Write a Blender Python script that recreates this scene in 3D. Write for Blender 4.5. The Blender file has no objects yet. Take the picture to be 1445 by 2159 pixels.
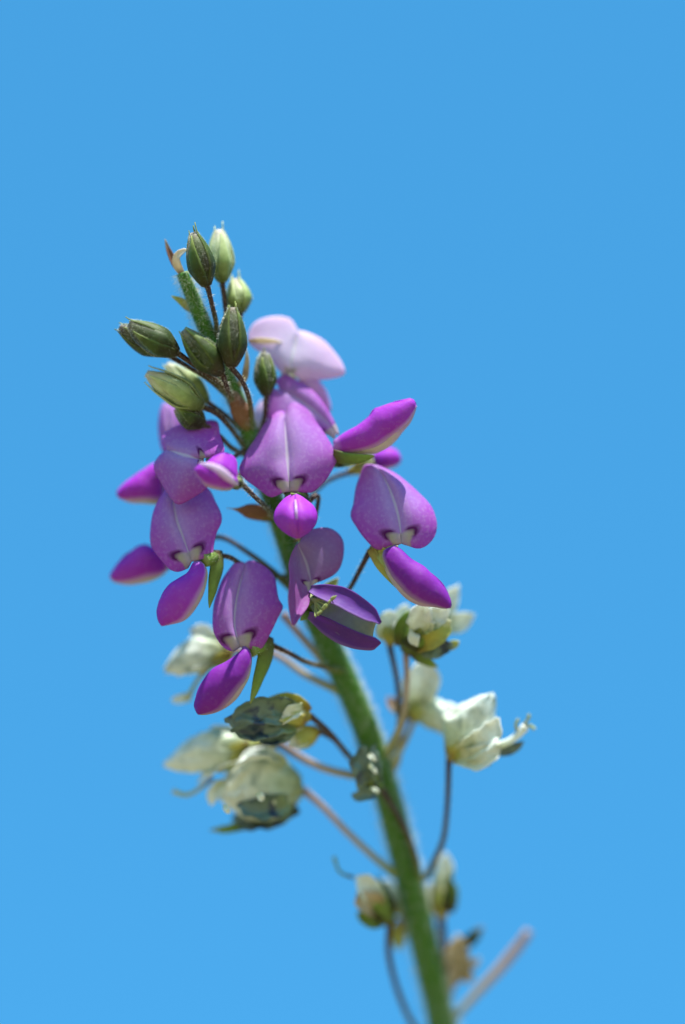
import bpy, bmesh, math, random
from mathutils import Vector, Matrix, noise

rnd = random.Random(7)
S = bpy.context.scene
R = math.radians

# ------------------------------------------------------------------ camera
PX = 5e-5                    # one design unit is a twentieth of a millimetre
D = 0.35                     # distance from lens to the flowers in focus
PITCH = R(46)
CAM = Vector((0, 0, 0.40))
cam = bpy.data.cameras.new('camera')
cam.sensor_fit = 'VERTICAL'
cam.sensor_height = 36
cam.sensor_width = 24
cam.lens = 36 * D / (2159 * PX)
cam.clip_start = 0.01
cam.clip_end = 20000
cam.dof.use_dof = True
cam.dof.focus_distance = D - 6 * PX
cam.dof.aperture_fstop = 3.0
cam.dof.aperture_blades = 0
cam_o = bpy.data.objects.new('camera', cam)
S.collection.objects.link(cam_o)
cam_o.location = CAM
cam_o.rotation_euler = (R(90) + PITCH, 0, 0)
S.camera = cam_o
VIEW = Vector((0, math.cos(PITCH), math.sin(PITCH)))
UP = Vector((0, -math.sin(PITCH), math.cos(PITCH)))
RIGHT = Vector((1, 0, 0))

# ------------------------------------------------------------------ sky and sun
SUN_DIR = (0.12 * RIGHT + 0.96 * UP + 0.05 * VIEW).normalized()
elev = math.asin(SUN_DIR.z)
azim = math.atan2(SUN_DIR.x, SUN_DIR.y)
W = bpy.data.worlds.new('World')
S.world = W
W.use_nodes = True
nt = W.node_tree
sky = nt.nodes.new('ShaderNodeTexSky')
sky.sky_type = 'NISHITA'
sky.sun_disc = False
sky.sun_elevation = elev
sky.sun_rotation = azim
sky.altitude = 400
sky.air_density = 1.0
sky.dust_density = 0.3
sky.ozone_density = 1.6
bg = nt.nodes['Background']
bg.inputs['Strength'].default_value = 0.115
tint = nt.nodes.new('ShaderNodeMix')          # the camera's vivid rendering of blue
tint.data_type = 'RGBA'
tint.blend_type = 'MULTIPLY'
tint.inputs[0].default_value = 1.0
tint.inputs[7].default_value = (0.325, 1.40, 2.16, 1)
soft = nt.nodes.new('ShaderNodeGamma')         # its soft shoulder evens the gradient of the sky
soft.inputs['Gamma'].default_value = 0.5
nt.links.new(sky.outputs['Color'], soft.inputs['Color'])
nt.links.new(soft.outputs['Color'], tint.inputs[6])
nt.links.new(tint.outputs[2], bg.inputs['Color'])

sun = bpy.data.lights.new('sun', 'SUN')
sun.energy = 4.8
sun.angle = R(0.53)
sun.color = (1.0, 0.96, 0.9)
sun_o = bpy.data.objects.new('sun', sun)
S.collection.objects.link(sun_o)
sun_o.rotation_euler = SUN_DIR.to_track_quat('Z', 'Y').to_euler()
sun_o.location = (0, 0, 5)

S.view_settings.view_transform = 'Standard'
S.view_settings.look = 'None'
S.view_settings.gamma = 1
S.view_settings.use_curve_mapping = False
S.view_settings.exposure = 1.1
S.render.engine = 'CYCLES'
S.cycles.max_bounces = 10
S.cycles.transmission_bounces = 8
S.cycles.diffuse_bounces = 6

# ------------------------------------------------------------------ materials
def new_mat(name):
    m = bpy.data.materials.new(name)
    m.use_nodes = True
    n = m.node_tree.nodes
    n.clear()
    return m, n, m.node_tree.links

def node(n, t, **kw):
    x = n.new(t)
    for k, v in kw.items():
        setattr(x, k, v)
    return x

def ramp(n, stops):
    r = n.new('ShaderNodeValToRGB')
    e = r.color_ramp.elements
    while len(e) < len(stops):
        e.new(0.5)
    for i, (p, c) in enumerate(stops):
        e[i].position = p
        e[i].color = (*c, 1)
    return r

def mth(n, l, op, a, b=None, clamp=False):
    x = n.new('ShaderNodeMath')
    x.operation = op
    x.use_clamp = clamp
    for i, v in enumerate((a, b)):
        if v is None:
            continue
        if isinstance(v, (int, float)):
            x.inputs[i].default_value = v
        else:
            l.new(v, x.inputs[i])
    return x.outputs[0]

def mixc(n, l, fac, a, b, mode='MIX'):
    x = n.new('ShaderNodeMix')
    x.data_type = 'RGBA'
    x.blend_type = mode
    for s, v in ((0, fac), (6, a), (7, b)):
        if isinstance(v, (int, float)):
            x.inputs[s].default_value = v
        elif isinstance(v, tuple):
            x.inputs[s].default_value = (*v, 1)
        else:
            l.new(v, x.inputs[s])
    return x.outputs[2]

def noise_t(n, l, scale, detail=4, vec=None, dist=0.0):
    x = n.new('ShaderNodeTexNoise')
    x.inputs['Scale'].default_value = scale
    x.inputs['Detail'].default_value = detail
    x.inputs['Distortion'].default_value = dist
    if vec is not None:
        l.new(vec, x.inputs['Vector'])
    return x.outputs['Fac']

def finish(m, n, l, color, rough=0.45, spec=0.35, trans=0.4, bump=None, bump_d=2e-5, tcol=None, sheen=0.0):
    p = n.new('ShaderNodeBsdfPrincipled')
    l.new(color, p.inputs['Base Color'])
    p.inputs['Roughness'].default_value = rough
    p.inputs['Specular IOR Level'].default_value = spec
    p.inputs['Sheen Weight'].default_value = sheen
    out = n.new('ShaderNodeOutputMaterial')
    if bump is not None:
        b = n.new('ShaderNodeBump')
        b.inputs['Strength'].default_value = 0.6
        b.inputs['Distance'].default_value = bump_d
        l.new(bump, b.inputs['Height'])
        l.new(b.outputs[0], p.inputs['Normal'])
    if trans > 0:
        t = n.new('ShaderNodeBsdfTranslucent')
        l.new(tcol if tcol is not None else color, t.inputs['Color'])
        x = n.new('ShaderNodeMixShader')
        x.inputs[0].default_value = trans
        l.new(p.outputs[0], x.inputs[1])
        l.new(t.outputs[0], x.inputs[2])
        l.new(x.outputs[0], out.inputs[0])
    else:
        l.new(p.outputs[0], out.inputs[0])
    return m

def banner_material(name, centre, margin, stripe, ring_k=1.25):
    """standard petal: lilac with a pale midrib and a cream eye ringed in dark purple"""
    m, n, l = new_mat(name)
    uv = node(n, 'ShaderNodeUVMap', uv_map='UVMap')      # flat petal coordinates from the foot
    uv2 = node(n, 'ShaderNodeUVMap', uv_map='Across')    # -1..1 across, 0..1 along
    sx = n.new('ShaderNodeSeparateXYZ')
    l.new(uv.outputs[0], sx.inputs[0])
    sy = n.new('ShaderNodeSeparateXYZ')
    l.new(uv2.outputs[0], sy.inputs[0])
    ax = mth(n, l, 'ABSOLUTE', sx.outputs[0])
    v = sx.outputs[1]
    aw = mth(n, l, 'ABSOLUTE', sy.outputs[0])
    tc = n.new('ShaderNodeTexCoord')
    big = noise_t(n, l, 210, 3, tc.outputs['Object'])
    fine = noise_t(n, l, 2600, 6, tc.outputs['Object'])
    mp = n.new('ShaderNodeMapping')
    mp.inputs['Scale'].default_value = (9, 1.6, 1)
    l.new(uv2.outputs[0], mp.inputs[0])
    vein = noise_t(n, l, 1.0, 5, mp.outputs[0], 0.5)
    f = mth(n, l, 'MULTIPLY', mth(n, l, 'POWER', aw, 1.6), 0.75)
    low = mth(n, l, 'MULTIPLY', mth(n, l, 'SUBTRACT', 0.5, v), 1.1, True)
    f = mth(n, l, 'ADD', f, low)
    f = mth(n, l, 'ADD', f, mth(n, l, 'MULTIPLY', mth(n, l, 'SUBTRACT', big, 0.5), 1.1), True)
    col = mixc(n, l, f, centre, margin)
    vv = mth(n, l, 'MULTIPLY', mth(n, l, 'SUBTRACT', vein, 0.42), 1.5, True)
    vv = mth(n, l, 'MULTIPLY', vv, mth(n, l, 'SUBTRACT', 0.55, mth(n, l, 'MULTIPLY', aw, 0.45)))
    col = mixc(n, l, mth(n, l, 'MULTIPLY', vv, 0.6), col, stripe)
    ff = mth(n, l, 'MULTIPLY', mth(n, l, 'SUBTRACT', fine, 0.48), 0.9, True)
    col = mixc(n, l, ff, col, stripe)
    # midrib and the paler zone about it
    mid = mth(n, l, 'SUBTRACT', 1.0, mth(n, l, 'DIVIDE', aw, 0.055), True)
    mid = mth(n, l, 'MULTIPLY', mth(n, l, 'POWER', mid, 0.8), 0.85)
    pale_zone = mth(n, l, 'SUBTRACT', 1.0, mth(n, l, 'DIVIDE', aw, 0.42), True)
    col = mixc(n, l, mth(n, l, 'MULTIPLY', pale_zone, 0.28), col, stripe)
    col = mixc(n, l, mid, col, tuple(min(1, c * 0.4 + 0.45) for c in stripe))
    # eye: two lobes joined by a band at the foot
    nv_ = mth(n, l, 'ADD', ax, mth(n, l, 'MULTIPLY', mth(n, l, 'SUBTRACT', fine, 0.5), 0.03))
    vc = mth(n, l, 'MAXIMUM', v, 0.0)
    wid = mth(n, l, 'ADD', 0.10, mth(n, l, 'MULTIPLY', vc, 0.6))
    hgt = mth(n, l, 'ADD', 0.112, mth(n, l, 'MULTIPLY', nv_, 0.22))
    qa = mth(n, l, 'POWER', mth(n, l, 'DIVIDE', nv_, wid), 4.0)
    qb = mth(n, l, 'POWER', mth(n, l, 'DIVIDE', vc, hgt), 4.0)
    e = mth(n, l, 'POWER', mth(n, l, 'ADD', qa, qb), 0.25)
    e = mth(n, l, 'MAXIMUM', e, mth(n, l, 'DIVIDE', v, -0.10))
    ring = mth(n, l, 'SUBTRACT', 1.0, mth(n, l, 'DIVIDE', mth(n, l, 'ABSOLUTE', mth(n, l, 'SUBTRACT', e, 1.10)), 0.27), True)
    upper = mth(n, l, 'MULTIPLY', mth(n, l, 'SUBTRACT', v, 0.02), 14.0, True)
    off = mth(n, l, 'MULTIPLY', mth(n, l, 'SUBTRACT', ax, 0.05), 16.0, True)
    ring = mth(n, l, 'MULTIPLY', mth(n, l, 'MULTIPLY', mth(n, l, 'MULTIPLY', ring, upper), off), ring_k, True)
    inside = mth(n, l, 'MULTIPLY', mth(n, l, 'SUBTRACT', 1.1, e), 4.0, True)
    eye = mixc(n, l, mth(n, l, 'MULTIPLY', mth(n, l, 'SUBTRACT', ax, 0.05), 12.0, True), (0.62, 0.53, 0.56), (0.54, 0.53, 0.32))
    eye = mixc(n, l, mth(n, l, 'MULTIPLY', fine, 0.5), eye, (0.36, 0.26, 0.34))
    col = mixc(n, l, ring, col, (0.13, 0.012, 0.16))
    col = mixc(n, l, inside, col, eye)
    h = mth(n, l, 'ADD', mth(n, l, 'MULTIPLY', fine, 0.5), vein)
    return finish(m, n, l, col, 0.55, 0.2, 0.48, h, 2.2e-5, sheen=0.05)

def wing_material(name, a, b, pale):
    m, n, l = new_mat(name)
    uv = n.new('ShaderNodeUVMap')
    sx = n.new('ShaderNodeSeparateXYZ')
    l.new(uv.outputs[0], sx.inputs[0])
    tc = n.new('ShaderNodeTexCoord')
    big = noise_t(n, l, 320, 3, tc.outputs['Object'])
    fine = noise_t(n, l, 2500, 5, tc.outputs['Object'])
    col = mixc(n, l, mth(n, l, 'MULTIPLY', mth(n, l, 'SUBTRACT', big, 0.3), 1.6, True), a, b)
    rim = mth(n, l, 'MULTIPLY', mth(n, l, 'SUBTRACT', sx.outputs[0], 0.84), 6.0, True)
    col = mixc(n, l, rim, col, pale)
    foot = mth(n, l, 'SUBTRACT', 1.0, mth(n, l, 'DIVIDE', sx.outputs[1], 0.1), True)
    col = mixc(n, l, mth(n, l, 'MULTIPLY', foot, 0.7), col, pale)
    ff = mth(n, l, 'MULTIPLY', mth(n, l, 'SUBTRACT', fine, 0.52), 0.5, True)
    col = mixc(n, l, ff, col, pale)
    return finish(m, n, l, col, 0.56, 0.2, 0.45, fine, 5e-5)

def grad_material(name, stops, rough=0.5, spec=0.3, trans=0.2, nscale=900, namp=0.35, spread=0.5, second=None, bump_d=4e-5, edge=None, streak=None):
    """colour along the part (UV v) broken up by noise; optional blotches of a second colour"""
    m, n, l = new_mat(name)
    uv = n.new('ShaderNodeUVMap')
    sx = n.new('ShaderNodeSeparateXYZ')
    l.new(uv.outputs[0], sx.inputs[0])
    tc = n.new('ShaderNodeTexCoord')
    a = noise_t(n, l, nscale, 4, tc.outputs['Object'])
    b = noise_t(n, l, nscale * 4, 4, tc.outputs['Object'])
    f = mth(n, l, 'ADD', sx.outputs[1], mth(n, l, 'MULTIPLY', mth(n, l, 'SUBTRACT', a, 0.5), spread), True)
    r = ramp(n, stops)
    l.new(f, r.inputs[0])
    col = r.outputs[0]
    if second is not None:
        c2, lo, gain, sc = second
        c = noise_t(n, l, sc, 3, tc.outputs['Object'], 0.6)
        k = mth(n, l, 'MULTIPLY', mth(n, l, 'SUBTRACT', c, lo), gain, True)
        col = mixc(n, l, k, col, c2)
    if streak is not None:
        c3, lo, gain, su, sv = streak
        mp = n.new('ShaderNodeMapping')
        mp.inputs['Scale'].default_value = (su, sv, 1)
        l.new(uv.outputs[0], mp.inputs[0])
        c = noise_t(n, l, 1.0, 3, mp.outputs[0], 0.8)
        col = mixc(n, l, mth(n, l, 'MULTIPLY', mth(n, l, 'SUBTRACT', c, lo), gain, True), col, c3)
    if edge is not None:
        c4, e0 = edge
        u = mth(n, l, 'MULTIPLY', mth(n, l, 'ABSOLUTE', mth(n, l, 'SUBTRACT', sx.outputs[0], 0.5)), 2.0)
        k = mth(n, l, 'MULTIPLY', mth(n, l, 'SUBTRACT', u, e0), 1.0 / (1.0 - e0), True)
        col = mixc(n, l, mth(n, l, 'MULTIPLY', k, sx.outputs[1]), col, c4)
    g = mth(n, l, 'ADD', 1.0 - namp / 2, mth(n, l, 'MULTIPLY', b, namp))
    cc = n.new('ShaderNodeCombineXYZ')
    for i in range(3):
        l.new(g, cc.inputs[i])
    col = mixc(n, l, 1.0, col, cc.outputs[0], 'MULTIPLY')
    return finish(m, n, l, col, rough, spec, trans, b, bump_d)

LILAC = banner_material('lilac_petal', (0.45, 0.225, 0.62), (0.48, 0.09, 0.58), (0.76, 0.62, 0.82))
DUSK = banner_material('shaded_lilac_petal', (0.33, 0.20, 0.45), (0.38, 0.11, 0.42), (0.48, 0.37, 0.58))  # darker copy of the lilac; the flower's shade is put into the colour
PALE = banner_material('pale_sunlit_lilac_petal', (0.76, 0.62, 0.82), (0.82, 0.58, 0.82), (0.90, 0.84, 0.90), 0.15)  # paler copy of the lilac; sunlight on rear petals put into the colour
WING = wing_material('magenta_wing_petal', (0.44, 0.040, 0.62), (0.52, 0.10, 0.72), (0.74, 0.52, 0.80))
VWING = wing_material('shaded_magenta_wing_petal', (0.26, 0.03, 0.46), (0.36, 0.04, 0.50), (0.56, 0.36, 0.62))  # darker copy of the magenta wing, with shade put into the colour
DWING = wing_material('deep_shaded_wing_petal', (0.13, 0.05, 0.34), (0.20, 0.05, 0.34), (0.28, 0.16, 0.44))  # darkest wing copy; shade from the flower above is painted in
PWING = wing_material('pink_wing_petal', (0.70, 0.36, 0.74), (0.74, 0.44, 0.76), (0.85, 0.74, 0.82))
KEEL = grad_material('keel_petal', [(0, (0.50, 0.50, 0.22)), (0.4, (0.66, 0.58, 0.52)), (0.8, (0.60, 0.38, 0.58)), (1, (0.34, 0.28, 0.18))], 0.45, 0.3, 0.35, 500)
GKEEL = grad_material('greyish_keel_petal', [(0, (0.34, 0.42, 0.20)), (0.35, (0.34, 0.34, 0.44)), (0.7, (0.36, 0.42, 0.44)), (1, (0.44, 0.46, 0.34))], 0.45, 0.3, 0.5, 500)
STEM = grad_material('stem_skin', [(0, (0.06, 0.17, 0.022)), (0.3, (0.045, 0.15, 0.012)), (1, (0.05, 0.15, 0.015))], 0.5, 0.3, 0.06, 500, 0.5, 0.3)
PED = grad_material('dark_pedicel', [(0, (0.10, 0.16, 0.035)), (0.25, (0.11, 0.10, 0.04)), (0.6, (0.065, 0.035, 0.028)), (1, (0.05, 0.024, 0.022))], 0.5, 0.3, 0.05, 700, 0.5, 0.25)
PEDP = grad_material('pinkish_pedicel', [(0, (0.26, 0.34, 0.11)), (0.3, (0.38, 0.34, 0.20)), (0.7, (0.44, 0.32, 0.27)), (1, (0.36, 0.25, 0.23))], 0.55, 0.3, 0.15, 700, 0.4, 0.3)
CALYX = grad_material('green_calyx', [(0, (0.10, 0.07, 0.03)), (0.3, (0.13, 0.20, 0.04)), (0.8, (0.19, 0.31, 0.06)), (1, (0.27, 0.33, 0.12))], 0.5, 0.3, 0.22, 700, 0.5, 0.4)
YCALYX = grad_material('yellow_green_calyx', [(0, (0.30, 0.20, 0.05)), (0.3, (0.48, 0.45, 0.10)), (0.8, (0.42, 0.50, 0.16)), (1, (0.62, 0.62, 0.40))], 0.5, 0.3, 0.3, 600, 0.4, 0.4)
BUD = grad_material('green_bud', [(0, (0.07, 0.035, 0.02)), (0.25, (0.03, 0.045, 0.014)), (0.62, (0.05, 0.08, 0.024)), (0.85, (0.16, 0.19, 0.10)), (1, (0.30, 0.24, 0.20))], 0.55, 0.25, 0.08, 380, 0.8, 0.5, ((0.03, 0.02, 0.016), 0.46, 4.0, 300), 1e-4)
LIT_BUD = grad_material('sunlit_green_bud', [(0, (0.16, 0.20, 0.06)), (0.25, (0.26, 0.38, 0.12)), (0.7, (0.58, 0.66, 0.38)), (1, (0.62, 0.56, 0.46))], 0.5, 0.3, 0.25, 500, 0.4, 0.4, ((0.13, 0.15, 0.06), 0.60, 4.0, 380))  # light copy of the bud green; sun on the rear buds painted in
SEPAL = grad_material('sepal_skin', [(0, (0.05, 0.045, 0.018)), (0.35, (0.035, 0.06, 0.014)), (0.7, (0.075, 0.13, 0.025)), (1, (0.34, 0.40, 0.12))], 0.55, 0.25, 0.16, 380, 0.8, 0.4, ((0.03, 0.022, 0.014), 0.46, 4.0, 300), 1e-4, ((0.20, 0.27, 0.06), 0.6))
BRACT = grad_material('brown_bract', [(0, (0.20, 0.20, 0.06)), (0.25, (0.27, 0.14, 0.075)), (0.7, (0.24, 0.115, 0.075)), (1, (0.40, 0.33, 0.22))], 0.6, 0.2, 0.3, 600, 0.5, 0.3)
CREAM = grad_material('dry_cream_bract', [(0, (0.34, 0.22, 0.12)), (0.3, (0.72, 0.63, 0.48)), (1, (0.82, 0.76, 0.66))], 0.6, 0.2, 0.35, 600, 0.3, 0.3)
WITHER = grad_material('withered_petal', [(0, (0.60, 0.62, 0.30)), (0.2, (0.70, 0.76, 0.60)), (0.5, (0.80, 0.86, 0.80)), (1, (0.86, 0.89, 0.84))], 0.42, 0.45, 0.30, 450, 0.35, 0.5, ((0.26, 0.36, 0.27), 0.60, 5.0, 330), streak=((0.24, 0.36, 0.24), 0.56, 4.0, 7.0, 1.6))
TEAL = grad_material('blue_green_withered_petal', [(0, (0.22, 0.30, 0.12)), (0.3, (0.14, 0.22, 0.17)), (1, (0.13, 0.21, 0.19))], 0.3, 0.6, 0.2, 450, 0.5, 0.5, ((0.02, 0.045, 0.10), 0.50, 7.0, 480))
TAN = grad_material('tan_withered_petal', [(0, (0.34, 0.27, 0.12)), (1, (0.66, 0.56, 0.42))], 0.55, 0.25, 0.25, 500, 0.5, 0.6, ((0.13, 0.07, 0.06), 0.6, 5.0, 420))
HAIR = grad_material('silvery_hair', [(0, (0.82, 0.84, 0.74)), (1, (0.94, 0.94, 0.90))], 0.4, 0.4, 0.45, 500, 0.1, 0.1)
STAMEN = grad_material('stamen_skin', [(0, (0.30, 0.30, 0.16)), (0.7, (0.30, 0.36, 0.12)), (1, (0.30, 0.38, 0.10))], 0.5, 0.3, 0.2, 700, 0.3)
STYLE = grad_material('style_skin', [(0, (0.62, 0.30, 0.66)), (1, (0.82, 0.70, 0.84))], 0.3, 0.5, 0.3, 700, 0.2)
LEAF = grad_material('leaf_blade', [(0, (0.06, 0.13, 0.03)), (1, (0.09, 0.17, 0.04))], 0.5, 0.35, 0.25, 300, 0.4, 0.8)

def ground_material():
    m, n, l = new_mat('dry_meadow_ground')
    tc = n.new('ShaderNodeTexCoord')
    a = noise_t(n, l, 0.6, 6, tc.outputs['Object'])
    b = noise_t(n, l, 24, 8, tc.outputs['Object'])
    r = ramp(n, [(0.3, (0.15, 0.15, 0.06)), (0.5, (0.27, 0.22, 0.12)), (0.7, (0.36, 0.29, 0.18))])
    l.new(mth(n, l, 'ADD', mth(n, l, 'MULTIPLY', a, 0.5), mth(n, l, 'MULTIPLY', b, 0.5)), r.inputs[0])
    return finish(m, n, l, r.outputs[0], 0.9, 0.1, 0, b, 0.02)
GROUND = ground_material()

# ------------------------------------------------------------------ geometry helpers
def P(p):
    """design point (across, down, depth behind the plane of focus) to metres"""
    x, y, d = p
    d += 0.07 * max(0.0, y - 1300)      # the lower stem leans away
    dist = D + d * PX
    k = PX * dist / D
    return CAM + RIGHT * ((x - 722.5) * k) + UP * ((1079.5 - y) * k) + VIEW * dist

BASE = Vector((0, 0, 0))     # set once the stem is laid out

def V(p, d=0.0):
    return Vector((p[0], p[1], p[2] if len(p) > 2 else d))

def cat(pts, t):
    """centripetal-free Catmull-Rom through pts at t in 0..1"""
    k = len(pts) - 1
    s = min(max(t, 0), 1) * k
    i = min(int(s), k - 1)
    f = s - i
    p1, p2 = pts[i], pts[i + 1]
    p0 = pts[i - 1] if i > 0 else p1 * 2 - p2
    p3 = pts[i + 2] if i + 2 <= k else p2 * 2 - p1
    return 0.5 * (2 * p1 + (p2 - p0) * f + (2 * p0 - 5 * p1 + 4 * p2 - p3) * f * f + (3 * p1 - p0 - 3 * p2 + p3) * f ** 3)

def resample(pts, n, even=True):
    pts = [V(p) for p in pts]
    if len(pts) == 1:
        return [pts[0].copy() for _ in range(n)]
    fine = [cat(pts, i / 160) for i in range(161)]
    if not even:
        return [cat(pts, i / (n - 1)) for i in range(n)]
    L = [0.0]
    for a, b in zip(fine, fine[1:]):
        L.append(L[-1] + (b - a).length)
    out, j = [], 0
    for i in range(n):
        t = L[-1] * i / (n - 1)
        while j < 159 and L[j + 1] < t:
            j += 1
        w = (t - L[j]) / max(L[j + 1] - L[j], 1e-9)
        out.append(fine[j].lerp(fine[j + 1], min(max(w, 0), 1)))
    return out

def link(name, me, mat, parent, label=None, kind=None, solid=0.0):
    o = bpy.data.objects.new(name, me)
    S.collection.objects.link(o)
    me.materials.append(mat)
    if parent is not None:
        o.parent = parent
    if label:
        o['label'] = label
    if kind:
        o['kind'] = kind
    if solid:
        md = o.modifiers.new('thickness', 'SOLIDIFY')
        md.thickness = solid * PX
        md.offset = 0
    return o

def build(name, verts, faces, uvs, mat, parent, label=None, kind=None, solid=0.0, world=False, recalc=True, uv2=None):
    me = bpy.data.meshes.new(name)
    me.from_pydata([(v if world else P(v)) - BASE for v in verts], [], faces)
    if recalc:
        bm = bmesh.new()
        bm.from_mesh(me)
        bmesh.ops.recalc_face_normals(bm, faces=bm.faces)
        bm.to_mesh(me)
        bm.free()
    idx = [0] * len(me.loops)
    me.loops.foreach_get('vertex_index', idx)
    for nm, src in (('UVMap', uvs), ('Across', uv2)):
        if src is None:
            continue
        lay = me.uv_layers.new(name=nm)
        flat = []
        for i in idx:
            flat += src[i]
        lay.data.foreach_set('uv', flat)
    me.polygons.foreach_set('use_smooth', [True] * len(me.polygons))
    return link(name, me, mat, parent, label, kind, solid)

def grid_faces(nu, nv, wrap=False):
    f = []
    for j in range(nv - 1):
        for i in range(nu - 1 if not wrap else nu):
            a, b = j * nu + i, j * nu + (i + 1) % nu
            f.append((a, b, b + nu, a + nu))
    return f

def wob(p, sc, amp, seed):
    return noise.noise_vector(Vector((p.x * sc + seed * 7.1, p.y * sc - seed * 3.3, p.z * sc + seed * 1.7))) * amp

def banner(parent, Lr, Mr, Rr, mat, bulge=(14, 14), seed=0, nu=33, nv=34, name='standard_petal', label=None, wobble=3.0, crease=4.0, curl=0.0):
    """petal from its left margin, midrib and right margin, each half gently domed towards the front"""
    L, M, Rg = resample(Lr, nv), resample(Mr, nv), resample(Rr, nv)
    length = sum((b - a).length for a, b in zip(M, M[1:]))
    h = nu // 2
    verts, uvs, uv2 = [], [], []
    for j in range(nv):
        v = j / (nv - 1)
        row = []
        for i in range(nu):
            w = (i - h) / h
            side = L[j] if w < 0 else Rg[j]
            a = abs(w)
            p = M[j].lerp(side, a)
            bl = bulge[0] if w < 0 else bulge[1]
            env = math.sin(math.pi * min(1, v * 1.02)) ** 0.6 if 0 < v < 1 else 0
            p = p + Vector((0, 0, -1)) * (bl * math.sin(math.pi * a ** 0.8) * env)
            p = p + Vector((0, 0, 1)) * (crease * math.exp(-(a / 0.09) ** 2) * env)
            if curl:
                p = p + Vector((0, 0, 1)) * (curl * max(0, a - 0.72) / 0.28 * env)
            p = p + wob(p, 0.02, wobble, seed) * (0.4 + 0.6 * a) + Vector((0, 0, 1)) * (noise.noise(Vector((p.x * 0.011 + seed, p.y * 0.011, seed * 2.0))) * 9 * a * env)
            row.append(p)
        verts += row
        uv2 += [((i - h) / h, v) for i in range(nu)]
    axis = (M[nv // 3] - M[0]).normalized()
    for k, p in enumerate(verts):
        q = p - M[0]
        y = q.dot(axis)
        uvs.append(((q - axis * y).length / length * (-1 if uv2[k][0] < 0 else 1), y / length))
    return build(name, verts, grid_faces(nu, nv), uvs, mat, parent, label, solid=2.4, uv2=uv2)

def keel(parent, top, bot, th, wing=WING, keelm=KEEL, seed=0, drop=0.16, nv=26, wings=True, label=None, spread=1.0):
    """boat-shaped keel with a wing petal clasping each side; top and bot are its upper and lower outlines"""
    T, B = resample(top, nv), resample(bot, nv)
    def section(j, ang, sc, shift, side):
        v = j / (nv - 1)
        c, hh = (T[j] + B[j]) / 2, (T[j] - B[j]) / 2
        env = (math.sin(math.pi * (0.03 + 0.95 * v))) ** 0.6
        c = c - hh * shift
        return c + hh * (math.cos(ang) * sc) + Vector((0, 0, 1)) * (side * math.sin(ang) * th * env * sc)
    # keel body
    nu = 20
    verts, uvs = [], []
    for j in range(nv):
        for i in range(nu):
            a = 2 * math.pi * i / nu
            p = section(j, a, 0.88, drop, 1)
            verts.append(p + wob(p, 0.03, 1.5, seed))
            uvs.append((i / nu, j / (nv - 1)))
    f = grid_faces(nu, nv, True)
    f.append(tuple(range(nu - 1, -1, -1)))
    f.append(tuple(range((nv - 1) * nu, nv * nu)))
    build('keel', verts, f, uvs, keelm, parent)
    if wings:
        for side in (-1, 1):
            nw = 18
            verts, uvs = [], []
            for j in range(nv):
                v = j / (nv - 1)
                amax = R(148) - R(34) * math.sin(math.pi * v) ** 2 * 0.3
                for i in range(nw):
                    w = i / (nw - 1)
                    a = R(4) + (amax - R(4)) * w
                    p = section(j, a, 1.0, 0.0, side * spread)
                    p = p + Vector((0, 0, side)) * (1.2 + 2.0 * math.sin(math.pi * w))
                    verts.append(p + wob(p, 0.028, 3.0, seed + 3 * side))
                    uvs.append((w, v))
            build('wing_petal', verts, grid_faces(nw, nv), uvs, wing, parent, label if side < 0 else None, solid=2.0)

def frame_at(pts, j):
    a = pts[max(j - 1, 0)]
    b = pts[min(j + 1, len(pts) - 1)]
    return (b - a).normalized()

def ring_axes(t, ref=None):
    r = ref if ref is not None else Vector((0.3, 0.2, 1))
    x = t.cross(r)
    if x.length < 1e-4:
        x = t.cross(Vector((1, 0, 0)))
    x.normalize()
    return x, t.cross(x).normalized()

def tube(name, pts, radii, mat, parent, n=24, nu=10, label=None, seed=0, lump=0.06, hair=0, hair_len=9, kind=None, cap=True):
    C = resample(pts, n)
    rr = resample([(r, 0, 0) for r in radii], n, even=False) if len(radii) > 1 else [Vector((radii[0], 0, 0))] * n
    verts, uvs, data = [], [], []
    for j in range(n):
        t = frame_at(C, j)
        x, y = ring_axes(t)
        for i in range(nu):
            a = 2 * math.pi * i / nu
            nrm = x * math.cos(a) + y * math.sin(a)
            r = max(rr[j].x, 0.05)
            r *= 1 + lump * noise.noise(Vector((C[j].x * 0.05 + seed, C[j].y * 0.05, i * 0.7)))
            verts.append(C[j] + nrm * r)
            uvs.append((i / nu, j / (n - 1)))
        data.append((C[j], x, y, rr[j].x, t))
    f = grid_faces(nu, n, True)
    if cap:
        f.append(tuple(range(nu - 1, -1, -1)))
        f.append(tuple(range((n - 1) * nu, n * nu)))
    o = build(name, verts, f, uvs, mat, parent, label, kind)
    return o, data

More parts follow.
